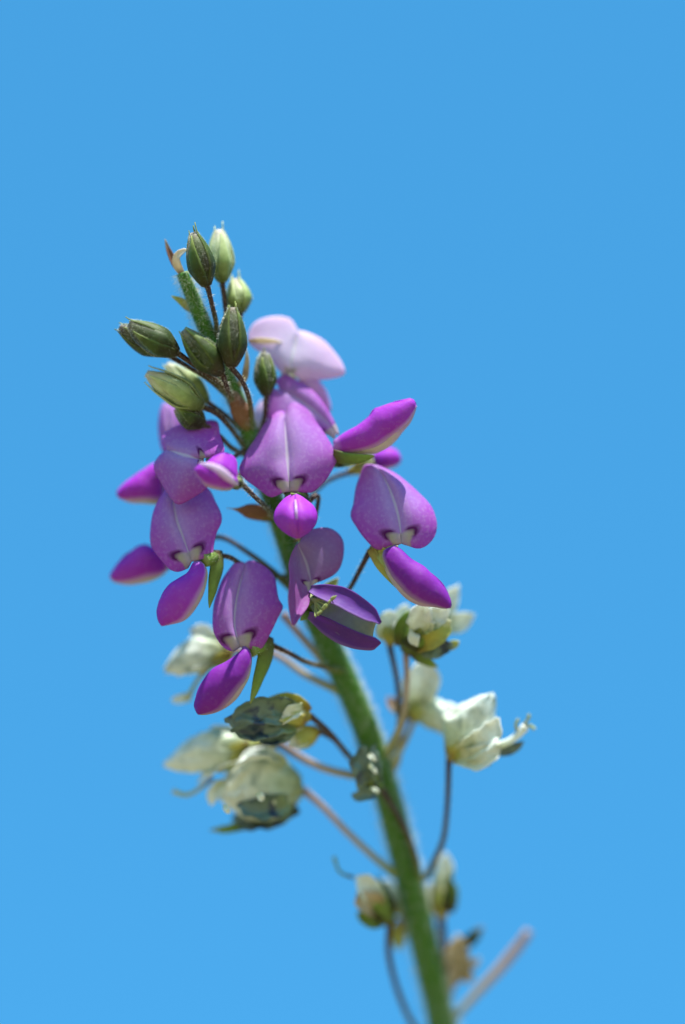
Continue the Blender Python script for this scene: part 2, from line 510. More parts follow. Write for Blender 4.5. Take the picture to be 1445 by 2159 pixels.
def hairs(parent, data, count, length, seed=0, lean=0.35, rad=0.42, v0=0.0, v1=1.0, mat=HAIR):
    """short spreading hairs standing on a tube-like part"""
    rg = random.Random(seed * 13 + 5)
    verts, faces, uvs = [], [], []
    n = len(data)
    for _ in range(count):
        s = (v0 + (v1 - v0) * rg.random()) * (n - 1)
        j = min(int(s), n - 2)
        f = s - j
        c = data[j][0].lerp(data[j + 1][0], f)
        r = data[j][3] * (1 - f) + data[j + 1][3] * f
        a = rg.random() * 2 * math.pi
        nrm = data[j][1] * math.cos(a) + data[j][2] * math.sin(a)
        t = data[j][4]
        b = c + nrm * (r * 0.94)
        ln = length * rg.uniform(0.45, 1.15)
        d = (nrm + t * rg.gauss(lean * 0.3, lean) + Vector((rg.gauss(0, .22), rg.gauss(0, .22), rg.gauss(0, .22)))).normalized()
        tip = b + d * ln
        mid = b + d * ln * 0.55 + t * rg.gauss(0, 0.06) * ln
        u = d.cross(t)
        if u.length < 1e-3:
            continue
        u.normalize()
        w = d.cross(u)
        k = len(verts)
        for q, rr_ in ((b, rad), (mid, rad * 0.75)):
            for m in range(3):
                an = m * 2.0944
                verts.append(q + (u * math.cos(an) + w * math.sin(an)) * rr_)
                uvs.append((0, 0.2))
        verts.append(tip)
        uvs.append((0, 1))
        for m in range(3):
            m2 = (m + 1) % 3
            faces.append((k + m, k + m2, k + 3 + m2, k + 3 + m))
            faces.append((k + 3 + m, k + 3 + m2, k + 6))
    return build('hair', verts, faces, uvs, mat, parent, kind='stuff', recalc=False)

def leafpatch(name, parent, spine, width, mat, nrm=(0, 0, -1), cup=0.35, seed=0, wobble=2.0, nu=11, nv=22, label=None, solid=2.0, prof=None, crumple=0.0, twist=0.0):
    """leaf- or petal-like sheet along a spine"""
    C = resample(spine, nv)
    nrm = Vector(nrm).normalized()
    verts, uvs = [], []
    for j in range(nv):
        v = j / (nv - 1)
        t = frame_at(C, j)
        side = t.cross(nrm)
        if side.length < 1e-3:
            side = t.cross(Vector((1, 0.3, 0)))
        side.normalize()
        up = side.cross(t).normalized()
        if twist:
            q = Matrix.Rotation(twist * (v - 0.3), 3, t)
            side, up = q @ side, q @ up
        w = width * (prof(v) if prof else math.sin(math.pi * v ** 0.75) ** 0.8 if 0 < v < 1 else 0.02)
        w = max(w, 0.4)
        for i in range(nu):
            u = 2 * i / (nu - 1) - 1
            p = C[j] + side * (u * w) + up * (cup * w * (u * u - 0.4))
            p = p + wob(p, 0.03, wobble, seed)
            if crumple:
                p = p + wob(p, 0.045, crumple, seed + 4) + wob(p, 0.1, crumple * 0.2, seed + 9)
            verts.append(p)
            uvs.append((u * 0.5 + 0.5, v))
    return build(name, verts, grid_faces(nu, nv), uvs, mat, parent, label, solid=solid, uv2=[(2 * a - 1, b) for a, b in uvs])

def pod(name, base, tip, r, mat, parent, prof=None, nu=20, nv=22, label=None, bend=(0, 0, 0), flat=1.0, seed=0, lump=0.05):
    b, t = V(base), V(tip)
    C = [b.lerp(t, j / (nv - 1)) + Vector(bend) * math.sin(math.pi * j / (nv - 1)) for j in range(nv)]
    pr = prof or (lambda v: (math.sin(math.pi * (0.04 + 0.94 * v) ** 0.8)) ** 0.8)
    verts, uvs, data = [], [], []
    for j in range(nv):
        v = j / (nv - 1)
        ax = frame_at(C, j)
        x, y = ring_axes(ax, Vector((0, 0, 1)))
        rad = max(r * pr(v), 0.6)
        for i in range(nu):
            a = 2 * math.pi * i / nu
            k = 1 + lump * 2 * noise.noise(Vector((v * 3 + seed, math.cos(a) * 1.3, math.sin(a) * 1.3 + seed * 2)))
            verts.append(C[j] + (x * math.cos(a) + y * math.sin(a) * flat) * (rad * k))
            uvs.append((i / nu, v))
        data.append((C[j], x, y, rad, ax))
    f = grid_faces(nu, nv, True)
    f.append(tuple(range(nu - 1, -1, -1)))
    f.append(tuple(range((nv - 1) * nu, nv * nu)))
    return build(name, verts, f, uvs, mat, parent, label), data

def sepals(parent, data, r_len, count, mat, start=0.0, over=1.12, lift=0.10, seed=0, width=0.62, phase=0.0, name='sepal'):
    """pointed calyx lobes lying along a pod"""
    rg = random.Random(seed + 31)
    n = len(data)
    for k in range(count):
        a = phase + 2 * math.pi * k / count + rg.uniform(-0.12, 0.12)
        end = r_len * rg.uniform(0.80, 1.08)
        nv, nu = 16, 7
        verts, uvs = [], []
        for j in range(nv):
            v = j / (nv - 1)
            s = (start + (end - start) * v) * (n - 1)
            if s <= n - 1:
                i0 = min(int(s), n - 2)
                f = s - i0
                c = data[i0][0].lerp(data[i0 + 1][0], f)
                r = data[i0][3] * (1 - f) + data[i0 + 1][3] * f
            else:
                i0 = n - 2
                c = data[n - 1][0] + data[n - 1][4] * ((data[n - 1][0] - data[n - 2][0]).length * (s - n + 1))
                r = data[n - 1][3]
            rad = r * over + 1.2 + lift * 20 * max(0, v - 0.6) ** 1.3
            ha = width * (1 - v ** 1.8) + 0.03
            rmax = max(d[3] for d in data)
            ha = ha * min(1.0, rmax / max(rad, 1)) if rad > rmax else ha * min(2.0, rmax / max(rad, 4)) ** 0.5
            for i in range(nu):
                u = 2 * i / (nu - 1) - 1
                an = a + u * ha
                verts.append(c + (data[i0][1] * math.cos(an) + data[i0][2] * math.sin(an)) * (rad + 1.2 * (1 - u * u)))
                uvs.append((u * .5 + .5, v))
        build(name, verts, grid_faces(nu, nv), uvs, mat, parent, solid=1.6)

# ------------------------------------------------------------------ ground
bm = bmesh.new()
bmesh.ops.create_grid(bm, x_segments=40, y_segments=40, size=6000)
me = bpy.data.meshes.new('ground')
bm.to_mesh(me)
bm.free()
g = bpy.data.objects.new('ground', me)
S.collection.objects.link(g)
me.materials.append(GROUND)
g['kind'] = 'structure'

# ------------------------------------------------------------------ the plant
STEM_PTS = [(384, 575, 34), (405, 625, 36), (428, 680, 42), (455, 742, 52), (482, 805, 64), (513, 880, 78), (545, 965, 92), (576, 1055, 104),
            (607, 1150, 112), (640, 1245, 120), (686, 1345, 128), (733, 1445, 136), (776, 1550, 145), (815, 1670, 156), (846, 1790, 168),
            (878, 1920, 182), (908, 2050, 196), (936, 2180, 210)]
low = P(STEM_PTS[-1])
prev = P(STEM_PTS[-2])
direction = (low - prev).normalized()
foot = Vector((low.x + 0.035, low.y + 0.13, 0.0))
BASE = foot.copy()
plant = bpy.data.objects.new('flowering_plant', None)
S.collection.objects.link(plant)
plant.location = BASE
plant['label'] = 'tall green stem bearing purple pea flowers, green buds and withered white blossoms'
plant['category'] = 'plant'

def in_px(w):
    """metres back to design units, for the stem below the flowers"""
    r = w - CAM
    dist = r.dot(VIEW)
    k = PX * dist / D
    y = 1079.5 - r.dot(UP) / k
    return (722.5 + r.dot(RIGHT) / k, y, (dist - D) / PX - 0.07 * max(0.0, y - 1300))

# stem in world space so that its lower part can run down to the soil
wp = [P(p) for p in STEM_PTS]
c1 = low + direction * 0.10
c2 = Vector((foot.x, foot.y, 0.2))
NB = 14
for i in range(1, NB + 1):
    t = i / NB
    wp.append(low * (1 - t) ** 3 + c1 * 3 * t * (1 - t) ** 2 + c2 * 3 * t * t * (1 - t) + (foot - Vector((0, 0, 0.01))) * t ** 3)
rad = [13, 15, 17, 18, 19, 20, 21.5, 22.5, 23.5, 24.5, 26, 27, 28, 28.5, 29, 29.5, 30, 30.5] + [31 + i * 0.8 for i in range(NB)]
def world_tube(name, pts, radii, mat, parent, per=5, nu=16, lump=0.05):
    n = (len(pts) - 1) * per + 1
    C = [cat(pts, i / (n - 1)) for i in range(n)]
    rr = [cat([Vector((r, 0, 0)) for r in radii], i / (n - 1)).x * PX for i in range(n)]
    verts, uvs = [], []
    for j in range(n):
        t = frame_at(C, j)
        x, y = ring_axes(t, Vector((0.1, 1, 0.2)))
        for i in range(nu):
            a = 2 * math.pi * i / nu
            ridge = 1 + 0.03 * math.cos(a * 5) + lump * noise.noise(Vector((j * 0.11, math.cos(a), math.sin(a))))
            verts.append(C[j] + (x * math.cos(a) + y * math.sin(a)) * rr[j] * ridge)
            uvs.append((i / nu, j / (n - 1)))
    f = grid_faces(nu, n, True)
    f.append(tuple(range(nu - 1, -1, -1)))
    f.append(tuple(range((n - 1) * nu, n * nu)))
    return build(name, verts, f, uvs, mat, parent, world=True)
stem = world_tube('stem', wp, rad, STEM, plant)
sd = []
SC = resample(STEM_PTS, 90)
SR = resample([(r, 0, 0) for r in rad[:18]], 90, even=False)
for j in range(90):
    t = frame_at(SC, j)
    x, y = ring_axes(t)
    sd.append((SC[j], x, y, SR[j].x, t))
hairs(stem, sd, 12000, 21, 1, 0.2, 0.24)

def on_stem(y):
    for a, b in zip(SC, SC[1:]):
        if a.y <= y <= b.y:
            return a.lerp(b, (y - a.y) / (b.y - a.y))
    return SC[-1]

def pedicel(parent, pts, r0=6.0, r1=5.2, mat=PED, hair=160, seed=0, hl=8):
    """points run from the stem to the flower"""
    o, data = tube('pedicel', pts, [r0 * 1.25, r0, r1, r1, r1 * 1.15], mat, parent, n=28, seed=seed)
    if hair:
        hairs(o if o.parent is plant else parent, data, hair, hl, seed + 50, 0.2, 0.30)
    return o

# ---- young green buds at the tip
LIT_SEPAL = grad_material('sunlit_sepal_skin', [(0, (0.12, 0.17, 0.05)), (0.4, (0.34, 0.46, 0.16)), (1, (0.60, 0.66, 0.36))], 0.5, 0.3, 0.3, 420, 0.5, 0.5, ((0.14, 0.17, 0.06), 0.60, 4.0, 300), edge=((0.60, 0.66, 0.36), 0.5))  # light copy of the sepal skin, sunlight painted into its colour
def bud(base, tip, r, ped, mat=BUD, lobes=4, slen=1.02, phase=0.4, seed=0, bend=(0, 0, 0), pmat=PED, label=None, hair=260, smat=SEPAL, hl=7, width=0.62, prad=5.6, lift=0.1):
    bp = lambda v: min(1.0, (v * 2.6 + 0.06)) ** 0.7 * (1.0 if v < 0.40 else math.cos((v - 0.40) / 0.60 * 1.42)) ** 0.85
    o, data = pod('bud', base, tip, r, mat, plant, prof=bp, seed=seed, bend=bend, label=label, lump=0.13)
    rg = random.Random(seed * 5)
    sepals(o, data, slen * 1.05, lobes, LIT_SEPAL if mat is LIT_BUD else smat, 0.04, 1.0, lift * 2.4, seed, width, phase)
    if ped:
        pedicel(o, ped, prad, prad * 0.95, pmat, 130, seed)
    if hair:
        hairs(o, data, hair * 5, hl, seed + 3, 0.5, 0.2)
    return o

bud((437, 607, 2), (408, 490, -6), 28, [(459, 712, 40), (456, 680, 26), (448, 645, 12), (438, 604, 3)], seed=1, slen=1.06, phase=1.2, label='dark green pointed bud at the very top')
bud((469, 598, 48), (462, 484, 58), 27, [(456, 738, 50), (474, 712, 52), (477, 670, 52), (474, 635, 50), (469, 596, 48)], LIT_BUD, seed=2, phase=0.2, slen=1.04)
bud((508, 662, 66), (497, 588, 78), 27, [(464, 762, 54), (484, 738, 57), (497, 705, 62), (508, 660, 66)], LIT_BUD, seed=3, phase=0.9, slen=1.1, lift=0.3)
bud((489, 778, -20), (490, 648, -22), 31, [(532, 905, 70), (528, 850, 40), (512, 805, 6), (489, 776, -20)], seed=4, phase=0.95, slen=0.98, label='plump dark green bud below the topmost pair')
bud((470, 792, -8), (387, 696, -22), 30, [(492, 850, 58), (482, 825, 28), (470, 790, -8)], seed=5, phase=0.5, slen=0.92)
bud((378, 747, -2), (272, 682, -12), 31, [(494, 850, 60), (466, 810, 24), (425, 780, 8), (377, 746, -2)], seed=6, phase=1.0, slen=1.02, hair=420)
bud((352, 746, 36), (252, 690, 24), 26, [(485, 838, 62), (440, 800, 52), (395, 772, 44), (350, 745, 36)], seed=7, phase=0.3, slen=1.10)
bud((431, 860, 34), (309, 786, 26), 30, [(522, 952, 90), (488, 905, 66), (458, 873, 44), (430, 859, 34)], LIT_BUD, seed=8, phase=0.0, slen=1.0, pmat=PED, lift=0.5)
bud((440, 850, 74), (352, 768, 86), 27, [(506, 905, 84), (475, 875, 78), (439, 849, 74)], LIT_BUD, seed=9, phase=0.8, slen=0.95)
bud((432, 898, 48), (372, 858, 40), 25, [(528, 964, 92), (490, 945, 75), (462, 918, 58), (431, 896, 48)], seed=10, phase=1.5, slen=1.05)
bud((562, 838, 66), (556, 742, 62), 22, [(534, 935, 92), (556, 890, 82), (562, 836, 66)], seed=11, phase=1.3, slen=1.04)

# ---- dry tip of the stem and its bracts
leafpatch('bract', plant, [(390, 585, 34), (376, 560, 28), (374, 540, 24), (392, 527, 22), (398, 534, 24)], 9, CREAM, (-0.5, 0, -1), 0.5, 3, 1.5)
leafpatch('bract', plant, [(382, 580, 36), (368, 555, 36), (357, 530, 38), (349, 504, 40)], 7, BRACT, (0.4, 0, -1), 0.5, 5, 1.5)
leafpatch('bract', plant, [(412, 660, 44), (395, 645, 40), (378, 632, 38), (362, 624, 38)], 9, YCALYX, (0, 0.4, -1), 0.4, 6, 1.5)
leafpatch('bract', plant, [(525, 908, 62), (514, 880, 52), (500, 848, 48), (488, 814, 52)], 20, BRACT, (0.15, 0, -1), -0.35, 7, 2.5)
leafpatch('bract', plant, [(575, 1090, 84), (545, 1082, 70), (515, 1077, 62), (478, 1072, 60)], 16, BRACT, (0, 0.3, -1), -0.35, 8, 2.5, prof=lambda v: (1 - v ** 2.2) * (0.75 + 0.5 * math.sin(math.pi * v)) * (1 if v < 0.6 else max(0.06, 1 - (v - 0.6) * 2.6)))
leafpatch('bract', plant, [(494, 822, 64), (514, 800, 56), (519, 778, 52), (521, 755, 50), (519, 733, 50)], 7, TAN, (0.3, 0, -1), 0.4, 9, 1.2)

def flower(base, tip, r, label=None, mat=CALYX, lobes=4, slen=1.1, phase=0.0, seed=0, smat=SEPAL, hair=90, width=0.6):
    pr = lambda v: 0.42 + 0.58 * math.sin(math.pi * 0.5 * min(1, v * 1.5)) - 0.15 * v
    o, data = pod('flower', base, tip, r, mat, plant, prof=pr, seed=seed, label=label, nv=14, nu=16)
    if lobes:
        sepals(o, data, slen * 1.35, lobes, smat, 0.3, 1.02, 0.12, seed, width, phase)
    if hair:
        hairs(o, data, hair, 7, seed + 8, 0.4, 0.28)
    return o

# ---- A: open flower facing the front
A = flower((648, 1062, 44), (614, 1042, 12), 22, 'open lilac flower facing forward with round magenta keel', seed=21)
pedicel(A, [(604, 1150, 104), (640, 1130, 90), (664, 1090, 72), (671, 1045, 58), (649, 1060, 46)], 5.5, 5)
banner(A, [(598, 1036, 6), (580, 1047, 10), (567, 1047, 14), (537, 1024, 26), (505, 994, 40), (519, 958, 46), (541, 920, 54), (563, 887, 64), (585, 867, 72), (601, 868, 74)],
          [(612, 1036, 4), (609, 1005, 6), (606, 965, 18), (603, 920, 36), (601, 892, 54), (602, 876, 66)],
          [(627, 1036, 6), (642, 1037, 8), (660, 1036, 12), (687, 1011, 22), (706, 978, 32), (707, 956, 38), (690, 923, 48), (668, 890, 60), (643, 861, 70), (618, 850, 74), (606, 862, 73)], LILAC, (18, 18), 1, wobble=3.2)
# front-on keel: two wings meeting at a pale slit
for sgn, pts in ((-1, [(620, 1040, 2), (600, 1051, -6), (583, 1072, -18), (578, 1091, -28), (587, 1110, -34), (606, 1127, -40), (626, 1136, -44)]),
                 (1, [(622, 1040, 2), (641, 1050, -6), (658, 1065, -18), (668, 1085, -28), (665, 1104, -34), (650, 1121, -40), (629, 1136, -44)])):
    mid = [(621, 1039, 0), (622, 1056, -30), (624, 1080, -54), (626, 1100, -62), (628, 1118, -58), (628, 1136, -44)]
    edge = resample(pts, 24)
    mm = resample(mid, 24)
    verts, uvs = [], []
    for j in range(24):
        for i in range(16):
            w = i / 15
            p = mm[j].lerp(edge[j], w) + Vector((0, 0, -1)) * (15 * math.sin(math.pi * w ** 0.85) * math.sin(math.pi * j / 23))
            p = p + Vector((sgn * 0.5, 0, 0)) * (1 - w) + wob(p, 0.03, 2.5, 11)
            verts.append(p)
            uvs.append((w * 0.8 + 0.02, 0.1 + 0.9 * j / 23))
    build('wing_petal', verts, grid_faces(16, 24), uvs, WING, A, solid=2.2)
# slit of the keel, the back of the keel behind the wings
tube('keel', [(621, 1050, -10), (623, 1075, -34), (626, 1105, -46), (629, 1138, -40)], [3, 8, 9, 5], KEEL, A, n=20)
tube('style', [(623, 1055, -34), (624, 1066, -54), (625, 1080, -66), (626, 1094, -68)], [3.0, 2.6, 2.4, 1.0], STYLE, A, n=16)
leafpatch('sepal', A, [(648, 1040, 26), (640, 1060, 10), (632, 1100, -16), (630, 1145, -36)], 9, CALYX, (0.3, 0, -1), -0.4, 4, 1)

# ---- B: small pink flower bud in front
B = flower((512, 1022, -46), (492, 1014, -56), 14, 'small closed pink flower poised in front of the left cluster', seed=22, lobes=4, slen=0.9, hair=260)
pedicel(B, [(580, 1092, 84), (560, 1068, 40), (538, 1048, -6), (511, 1021, -46)], 5.4, 5)
keel(B, [(500, 1004, -58), (478, 992, -66), (455, 984, -72), (428, 978, -76), (412, 988, -78)], [(498, 1026, -54), (482, 1036, -60), (460, 1036, -66), (434, 1028, -72), (418, 1006, -76), (411, 990, -78)], 22, seed=4, drop=0.02)
banner(B, [(500, 990, -40), (499, 972, -44), (490, 959, -52), (473, 953, -60), (452, 962, -66), (436, 976, -70)],
          [(502, 1012, -56), (494, 1005, -72), (478, 994, -84), (462, 985, -88), (448, 980, -86), (434, 977, -78)],
          [(503, 1018, -52), (500, 1014, -76), (484, 1004, -90), (466, 994, -94), (450, 986, -90), (436, 980, -80)], WING, (4, 2), 5, wobble=2, nu=21, nv=24)
leafpatch('keel', B, [(503, 1022, -70), (482, 1006, -94), (460, 988, -98), (428, 978, -90), (420, 976, -86)], 9, PALE, (0, -0.3, -1), -0.3, 6, 2)

# ---- C: flower seen from the side, its standard split into an upper and a lower half
C_ = flower((470, 968, 40), (440, 962, 24), 16, 'lilac flower with its standard turned sideways behind the pink bud', seed=23, lobes=3)
pedicel(C_, [(532, 935, 90), (505, 955, 72), (490, 966, 54), (469, 968, 40)], 5, 4.6)
banner(C_, [(428, 980, 10), (436, 1000, 2), (437, 1028, -4), (405, 1049, 0), (374, 1063, 6), (354, 1038, 18), (336, 1010, 30), (325, 984, 40), (338, 961, 46), (352, 950, 44)],
           [(430, 966, 12), (415, 966, 2), (398, 962, 0), (380, 957, 12), (366, 952, 28), (352, 949, 42)],
           [(440, 954, 12), (462, 957, 14), (474, 951, 20), (466, 918, 40), (456, 888, 62), (420, 888, 66), (385, 895, 68), (358, 906, 66), (343, 917, 58), (346, 935, 50), (353, 948, 44)], LILAC, (14, 10), 2, wobble=3)
keel(C_, [(448, 962, 14), (462, 968, 0), (478, 978, -14), (488, 990, -24)], [(444, 972, 12), (454, 984, 0), (470, 996, -14), (486, 998, -24)], 8, seed=9)

# ---- D: flower behind on the left
D_ = flower((372, 985, 116), (345, 1005, 108), 20, 'blurred pink flower behind the left standard petal', seed=24, lobes=3)
pedicel(D_, [(560, 1010, 98), (500, 1000, 112), (430, 985, 120), (371, 985, 116)], 5.4, 5)
keel(D_, [(348, 972, 108), (326, 978, 106), (300, 993, 106), (270, 1013, 108), (252, 1030, 110), (247, 1040, 110)], [(350, 1060, 108), (330, 1064, 106), (305, 1063, 106), (275, 1060, 108), (255, 1052, 110), (247, 1042, 110)], 24, PWING if False else WING, seed=12, drop=0.12)
banner(D_, [(356, 965, 112), (342, 945, 116), (336, 905, 120), (338, 870, 124), (343, 850, 128)],
           [(360, 970, 112), (358, 940, 104), (356, 905, 106), (354, 875, 116), (348, 850, 126)],
           [(366, 968, 114), (385, 945, 120), (392, 910, 126), (385, 875, 130), (355, 850, 130)], LILAC, (8, 8), 13)

# ---- E: left flower with lit magenta keel
E = flower((462, 1172, 34), (428, 1182, 4), 17, 'lilac flower with bright magenta keel hanging at left', seed=25, lobes=0)
pedicel(E, [(618, 1215, 118), (560, 1215, 90), (510, 1190, 56), (485, 1175, 44), (461, 1171, 34)], 5.4, 5)
banner(E, [(396, 1198, 2), (375, 1205, 6), (356, 1199, 12), (336, 1175, 24), (320, 1152, 36), (317, 1132, 40), (321, 1092, 46), (331, 1060, 52), (345, 1036, 58), (358, 1022, 62)],
          [(404, 1184, 0), (398, 1165, 2), (387, 1135, 10), (374, 1100, 24), (366, 1062, 44), (362, 1022, 60)],
          [(424, 1178, 2), (438, 1173, 6), (449, 1168, 12), (450, 1150, 20), (456, 1126, 28), (467, 1096, 36), (456, 1062, 44), (438, 1030, 54), (400, 1012, 60), (370, 1016, 62)], LILAC, (16, 16), 3, wobble=3)
keel(E, [(412, 1182, 12), (406, 1188, 0), (398, 1205, -8), (378, 1220, -16), (358, 1232, -22), (342, 1254, -26), (333, 1280, -28), (334, 1305, -28), (340, 1317, -28)],
        [(419, 1182, 12), (430, 1188, 2), (438, 1206, -4), (437, 1230, -10), (428, 1258, -16), (412, 1287, -22), (390, 1309, -26), (365, 1316, -28), (342, 1318, -28)], 24, WING, KEEL, 5, 0.10)
leafpatch('sepal', E, [(455, 1160, 26), (459, 1190, 16), (452, 1230, 10), (442, 1282, 8)], 21, CALYX, (0.5, 0, -1), -0.35, 8, 1.5, prof=lambda v: (1 - v) ** 0.8 * (0.8 + 0.6 * v))

# ---- G: lower flower, shaded
G = flower((570, 1358, 44), (528, 1372, 6), 17, 'violet flower hanging low over the withered blossoms', seed=26, lobes=0)
pedicel(G, [(722, 1416, 104), (690, 1408, 92), (645, 1395, 70), (610, 1377, 54), (569, 1358, 44)], 5.6, 5.2)
banner(G, [(492, 1372, 0), (476, 1368, 4), (461, 1353, 10), (451, 1325, 20), (450, 1290, 28), (458, 1252, 36), (475, 1214, 44), (498, 1185, 52), (514, 1186, 54)],
          [(507, 1364, -2), (501, 1345, -2), (495, 1315, 6), (497, 1270, 20), (507, 1225, 36), (517, 1188, 52)],
          [(525, 1367, 0), (540, 1368, 4), (554, 1366, 10), (568, 1338, 20), (586, 1305, 30), (596, 1281, 36), (586, 1262, 38), (580, 1222, 46), (560, 1196, 52), (530, 1182, 55), (519, 1187, 54)], LILAC, (18, 18), 4, wobble=3)
keel(G, [(510, 1362, 10), (512, 1368, -2), (498, 1380, -10), (472, 1398, -18), (446, 1414, -24), (430, 1432, -28), (416, 1462, -30), (411, 1486, -30), (416, 1504, -30)],
        [(517, 1362, 10), (528, 1372, 0), (533, 1393, -6), (529, 1422, -14), (516, 1452, -20), (494, 1482, -26), (465, 1501, -28), (440, 1507, -30), (418, 1507, -30)], 26, VWING, KEEL, 6, 0.06)
leafpatch('sepal', G, [(562, 1342, 34), (563, 1375, 20), (548, 1425, 12), (528, 1484, 8)], 23, CALYX, (0.5, 0, -1), -0.35, 9, 1.5, prof=lambda v: (1 - v) ** 0.8 * (0.8 + 0.6 * v))

# ---- H: flower behind, lower left
H = flower((400, 1165, 118), (345, 1186, 110), 20, 'blurred magenta flower jutting out behind the left keel', seed=27, lobes=0)
pedicel(H, [(614, 1240, 116), (575, 1205, 108), (530, 1170, 108), (461, 1132, 116), (400, 1164, 118)], 7, 5.4, PED)
keel(H, [(352, 1166, 110), (330, 1158, 108), (304, 1149, 108), (280, 1160, 110), (256, 1180, 112), (236, 1206, 114), (234, 1216, 114)], [(358, 1200, 110), (340, 1216, 108), (312, 1228, 108), (280, 1234, 110), (254, 1231, 112), (238, 1226, 114), (234, 1218, 114)], 26, WING, KEEL, 14, 0.1)
banner(H, [(398, 1170, 142), (380, 1150, 146), (372, 1110, 152), (384, 1070, 158)], [(404, 1172, 140), (404, 1140, 134), (402, 1100, 140), (400, 1062, 156)], [(410, 1170, 142), (430, 1150, 146), (436, 1110, 152), (416, 1070, 158)], LILAC, (6, 6), 15, nu=17, nv=18)

# ---- I: flower sprung open, its shade painted in, stamens showing
I = flower((672, 1290, 60), (650, 1262, 30), 20, 'flower painted in shade, sprung open showing its green stamens', seed=28, lobes=3, phase=0.6)
pedicel(I, [(690, 1345, 112), (690, 1325, 96), (684, 1308, 78), (671, 1289, 60)], 5.4, 5)
banner(I, [(652, 1252, 8), (652, 1272, -10), (643, 1289, -26), (630, 1304, -40), (616, 1320, -52), (611, 1288, -54), (609, 1256, -50), (612, 1215, -38), (610, 1190, -24), (615, 1167, -8), (624, 1150, 6)],
          [(657, 1236, 10), (656, 1222, 14), (652, 1205, 18), (646, 1186, 20), (637, 1166, 18), (628, 1146, 12)],
          [(664, 1228, 16), (682, 1224, 24), (702, 1214, 32), (716, 1196, 38), (725, 1168, 42), (724, 1142, 44), (713, 1124, 44), (692, 1113, 40), (666, 1113, 32), (646, 1122, 24), (633, 1142, 15)], DUSK, (-16, 12), 7, wobble=2.5, crease=2)
leafpatch('wing_petal', I, [(654, 1242, 6), (690, 1250, -10), (735, 1268, -22), (772, 1290, -28), (803, 1314, -30)], 24, DWING, (-0.15, -0.6, -1), 0.35, 11, 2.0, nu=15, nv=28, prof=lambda v: max(0.05, math.sin(math.pi * (0.06 + 0.9 * v)) ** 0.6) * (1.0 if v < 0.85 else 1 - (v - 0.85) * 3), label='upper wing petal painted in shade')
leafpatch('wing_petal', I, [(652, 1296, 10), (688, 1318, -6), (730, 1340, -18), (770, 1353, -24), (803, 1356, -26)], 24, DWING, (0.1, 0.75, -1), 0.35, 12, 2.0, nu=15, nv=28, prof=lambda v: max(0.05, math.sin(math.pi * (0.05 + 0.82 * v)) ** 0.6) * (1.0 if v < 0.9 else max(0.1, 1 - ((v - 0.9) * 10) ** 2)))
leafpatch('keel', I, [(664, 1268, 20), (700, 1292, 4), (740, 1312, -4), (775, 1326, -6), (790, 1330, -6)], 36, GKEEL, (0, 0, -1), 0.25, 13, 3, nu=13, nv=22, prof=lambda v: 0.45 + 0.5 * math.sin(math.pi * v * 0.75) if v < 0.93 else 0.55)
for k in range(9):
    rg = random.Random(k + 400)
    ex, ey = 672 + k * 3.8 + rg.uniform(-4, 4), 1300 - k * 4.4 + rg.uniform(-5, 5)
    st, _ = tube('stamen', [(655, 1262, 18), (664, 1272 - k * 1.2, -2), (ex - 6, ey + 2, -22), (ex, ey - 4, -32)], [2.0, 1.7, 1.5, 1.4], STAMEN, I, n=14, nu=6)
    pod('anther', (ex - 3, ey, -32), (ex + 5, ey - 9, -34), 3.0, STAMEN, st, nu=8, nv=8, seed=k)
leafpatch('sepal', I, [(655, 1278, 40), (650, 1290, 26), (642, 1300, 16), (634, 1308, 10)], 12, CALYX, (0, 0, -1), 0.2, 14, 1)
leafpatch('sepal', I, [(672, 1262, 60), (690, 1245, 66), (704, 1230, 70), (714, 1218, 72)], 14, YCALYX, (0, 0, -1), 0.2, 15, 1)

# ---- J: right flower, its keel painted in shade
J = flower((782, 1158, 42), (830, 1165, 14), 20, 'lilac flower with long keel painted in shade on the right side', YCALYX, 2, 1.0, 0.8, 29, YCALYX)
pedicel(J, [(660, 1310, 126), (700, 1288, 104), (738, 1240, 74), (760, 1200, 54), (781, 1160, 42)], 5.8, 5.6)
banner(J, [(836, 1148, 4), (815, 1154, 6), (793, 1159, 10), (770, 1138, 22), (752, 1113, 34), (738, 1087, 42), (747, 1058, 46), (753, 1017, 52), (770, 981, 60), (786, 980, 62)],
          [(848, 1146, 2), (845, 1120, 2), (838, 1080, 10), (826, 1040, 26), (810, 1005, 44), (793, 981, 60)],
          [(862, 1150, 4), (878, 1156, 8), (893, 1153, 12), (911, 1138, 20), (919, 1115, 26), (915, 1086, 32), (902, 1059, 40), (869, 1026, 48), (829, 998, 56), (798, 982, 61)], LILAC, (14, 18), 8, wobble=3)
keel(J, [(842, 1148, 14), (834, 1152, 4), (846, 1160, -2), (868, 1180, -10), (892, 1193, -16), (910, 1209, -20), (934, 1233, -22), (948, 1260, -24), (951, 1276, -24)],
        [(832, 1148, 14), (806, 1166, 8), (812, 1200, 0), (832, 1236, -8), (856, 1262, -14), (884, 1276, -20), (915, 1280, -22), (940, 1284, -24), (950, 1281, -24)], 26, VWING, KEEL, 8, 0.13)
leafpatch('sepal', J, [(782, 1154, 26), (800, 1190, 10), (828, 1226, 2), (862, 1262, -4)], 12, YCALYX, (-0.5, 0.5, -1), 0.3, 16, 1, prof=lambda v: (1 - v) ** 0.7)
leafpatch('sepal', J, [(792, 1160, 20), (806, 1168, 4), (816, 1186, -6), (824, 1206, -10)], 14, YCALYX, (-0.2, 0, -1), 0.3, 17, 1)

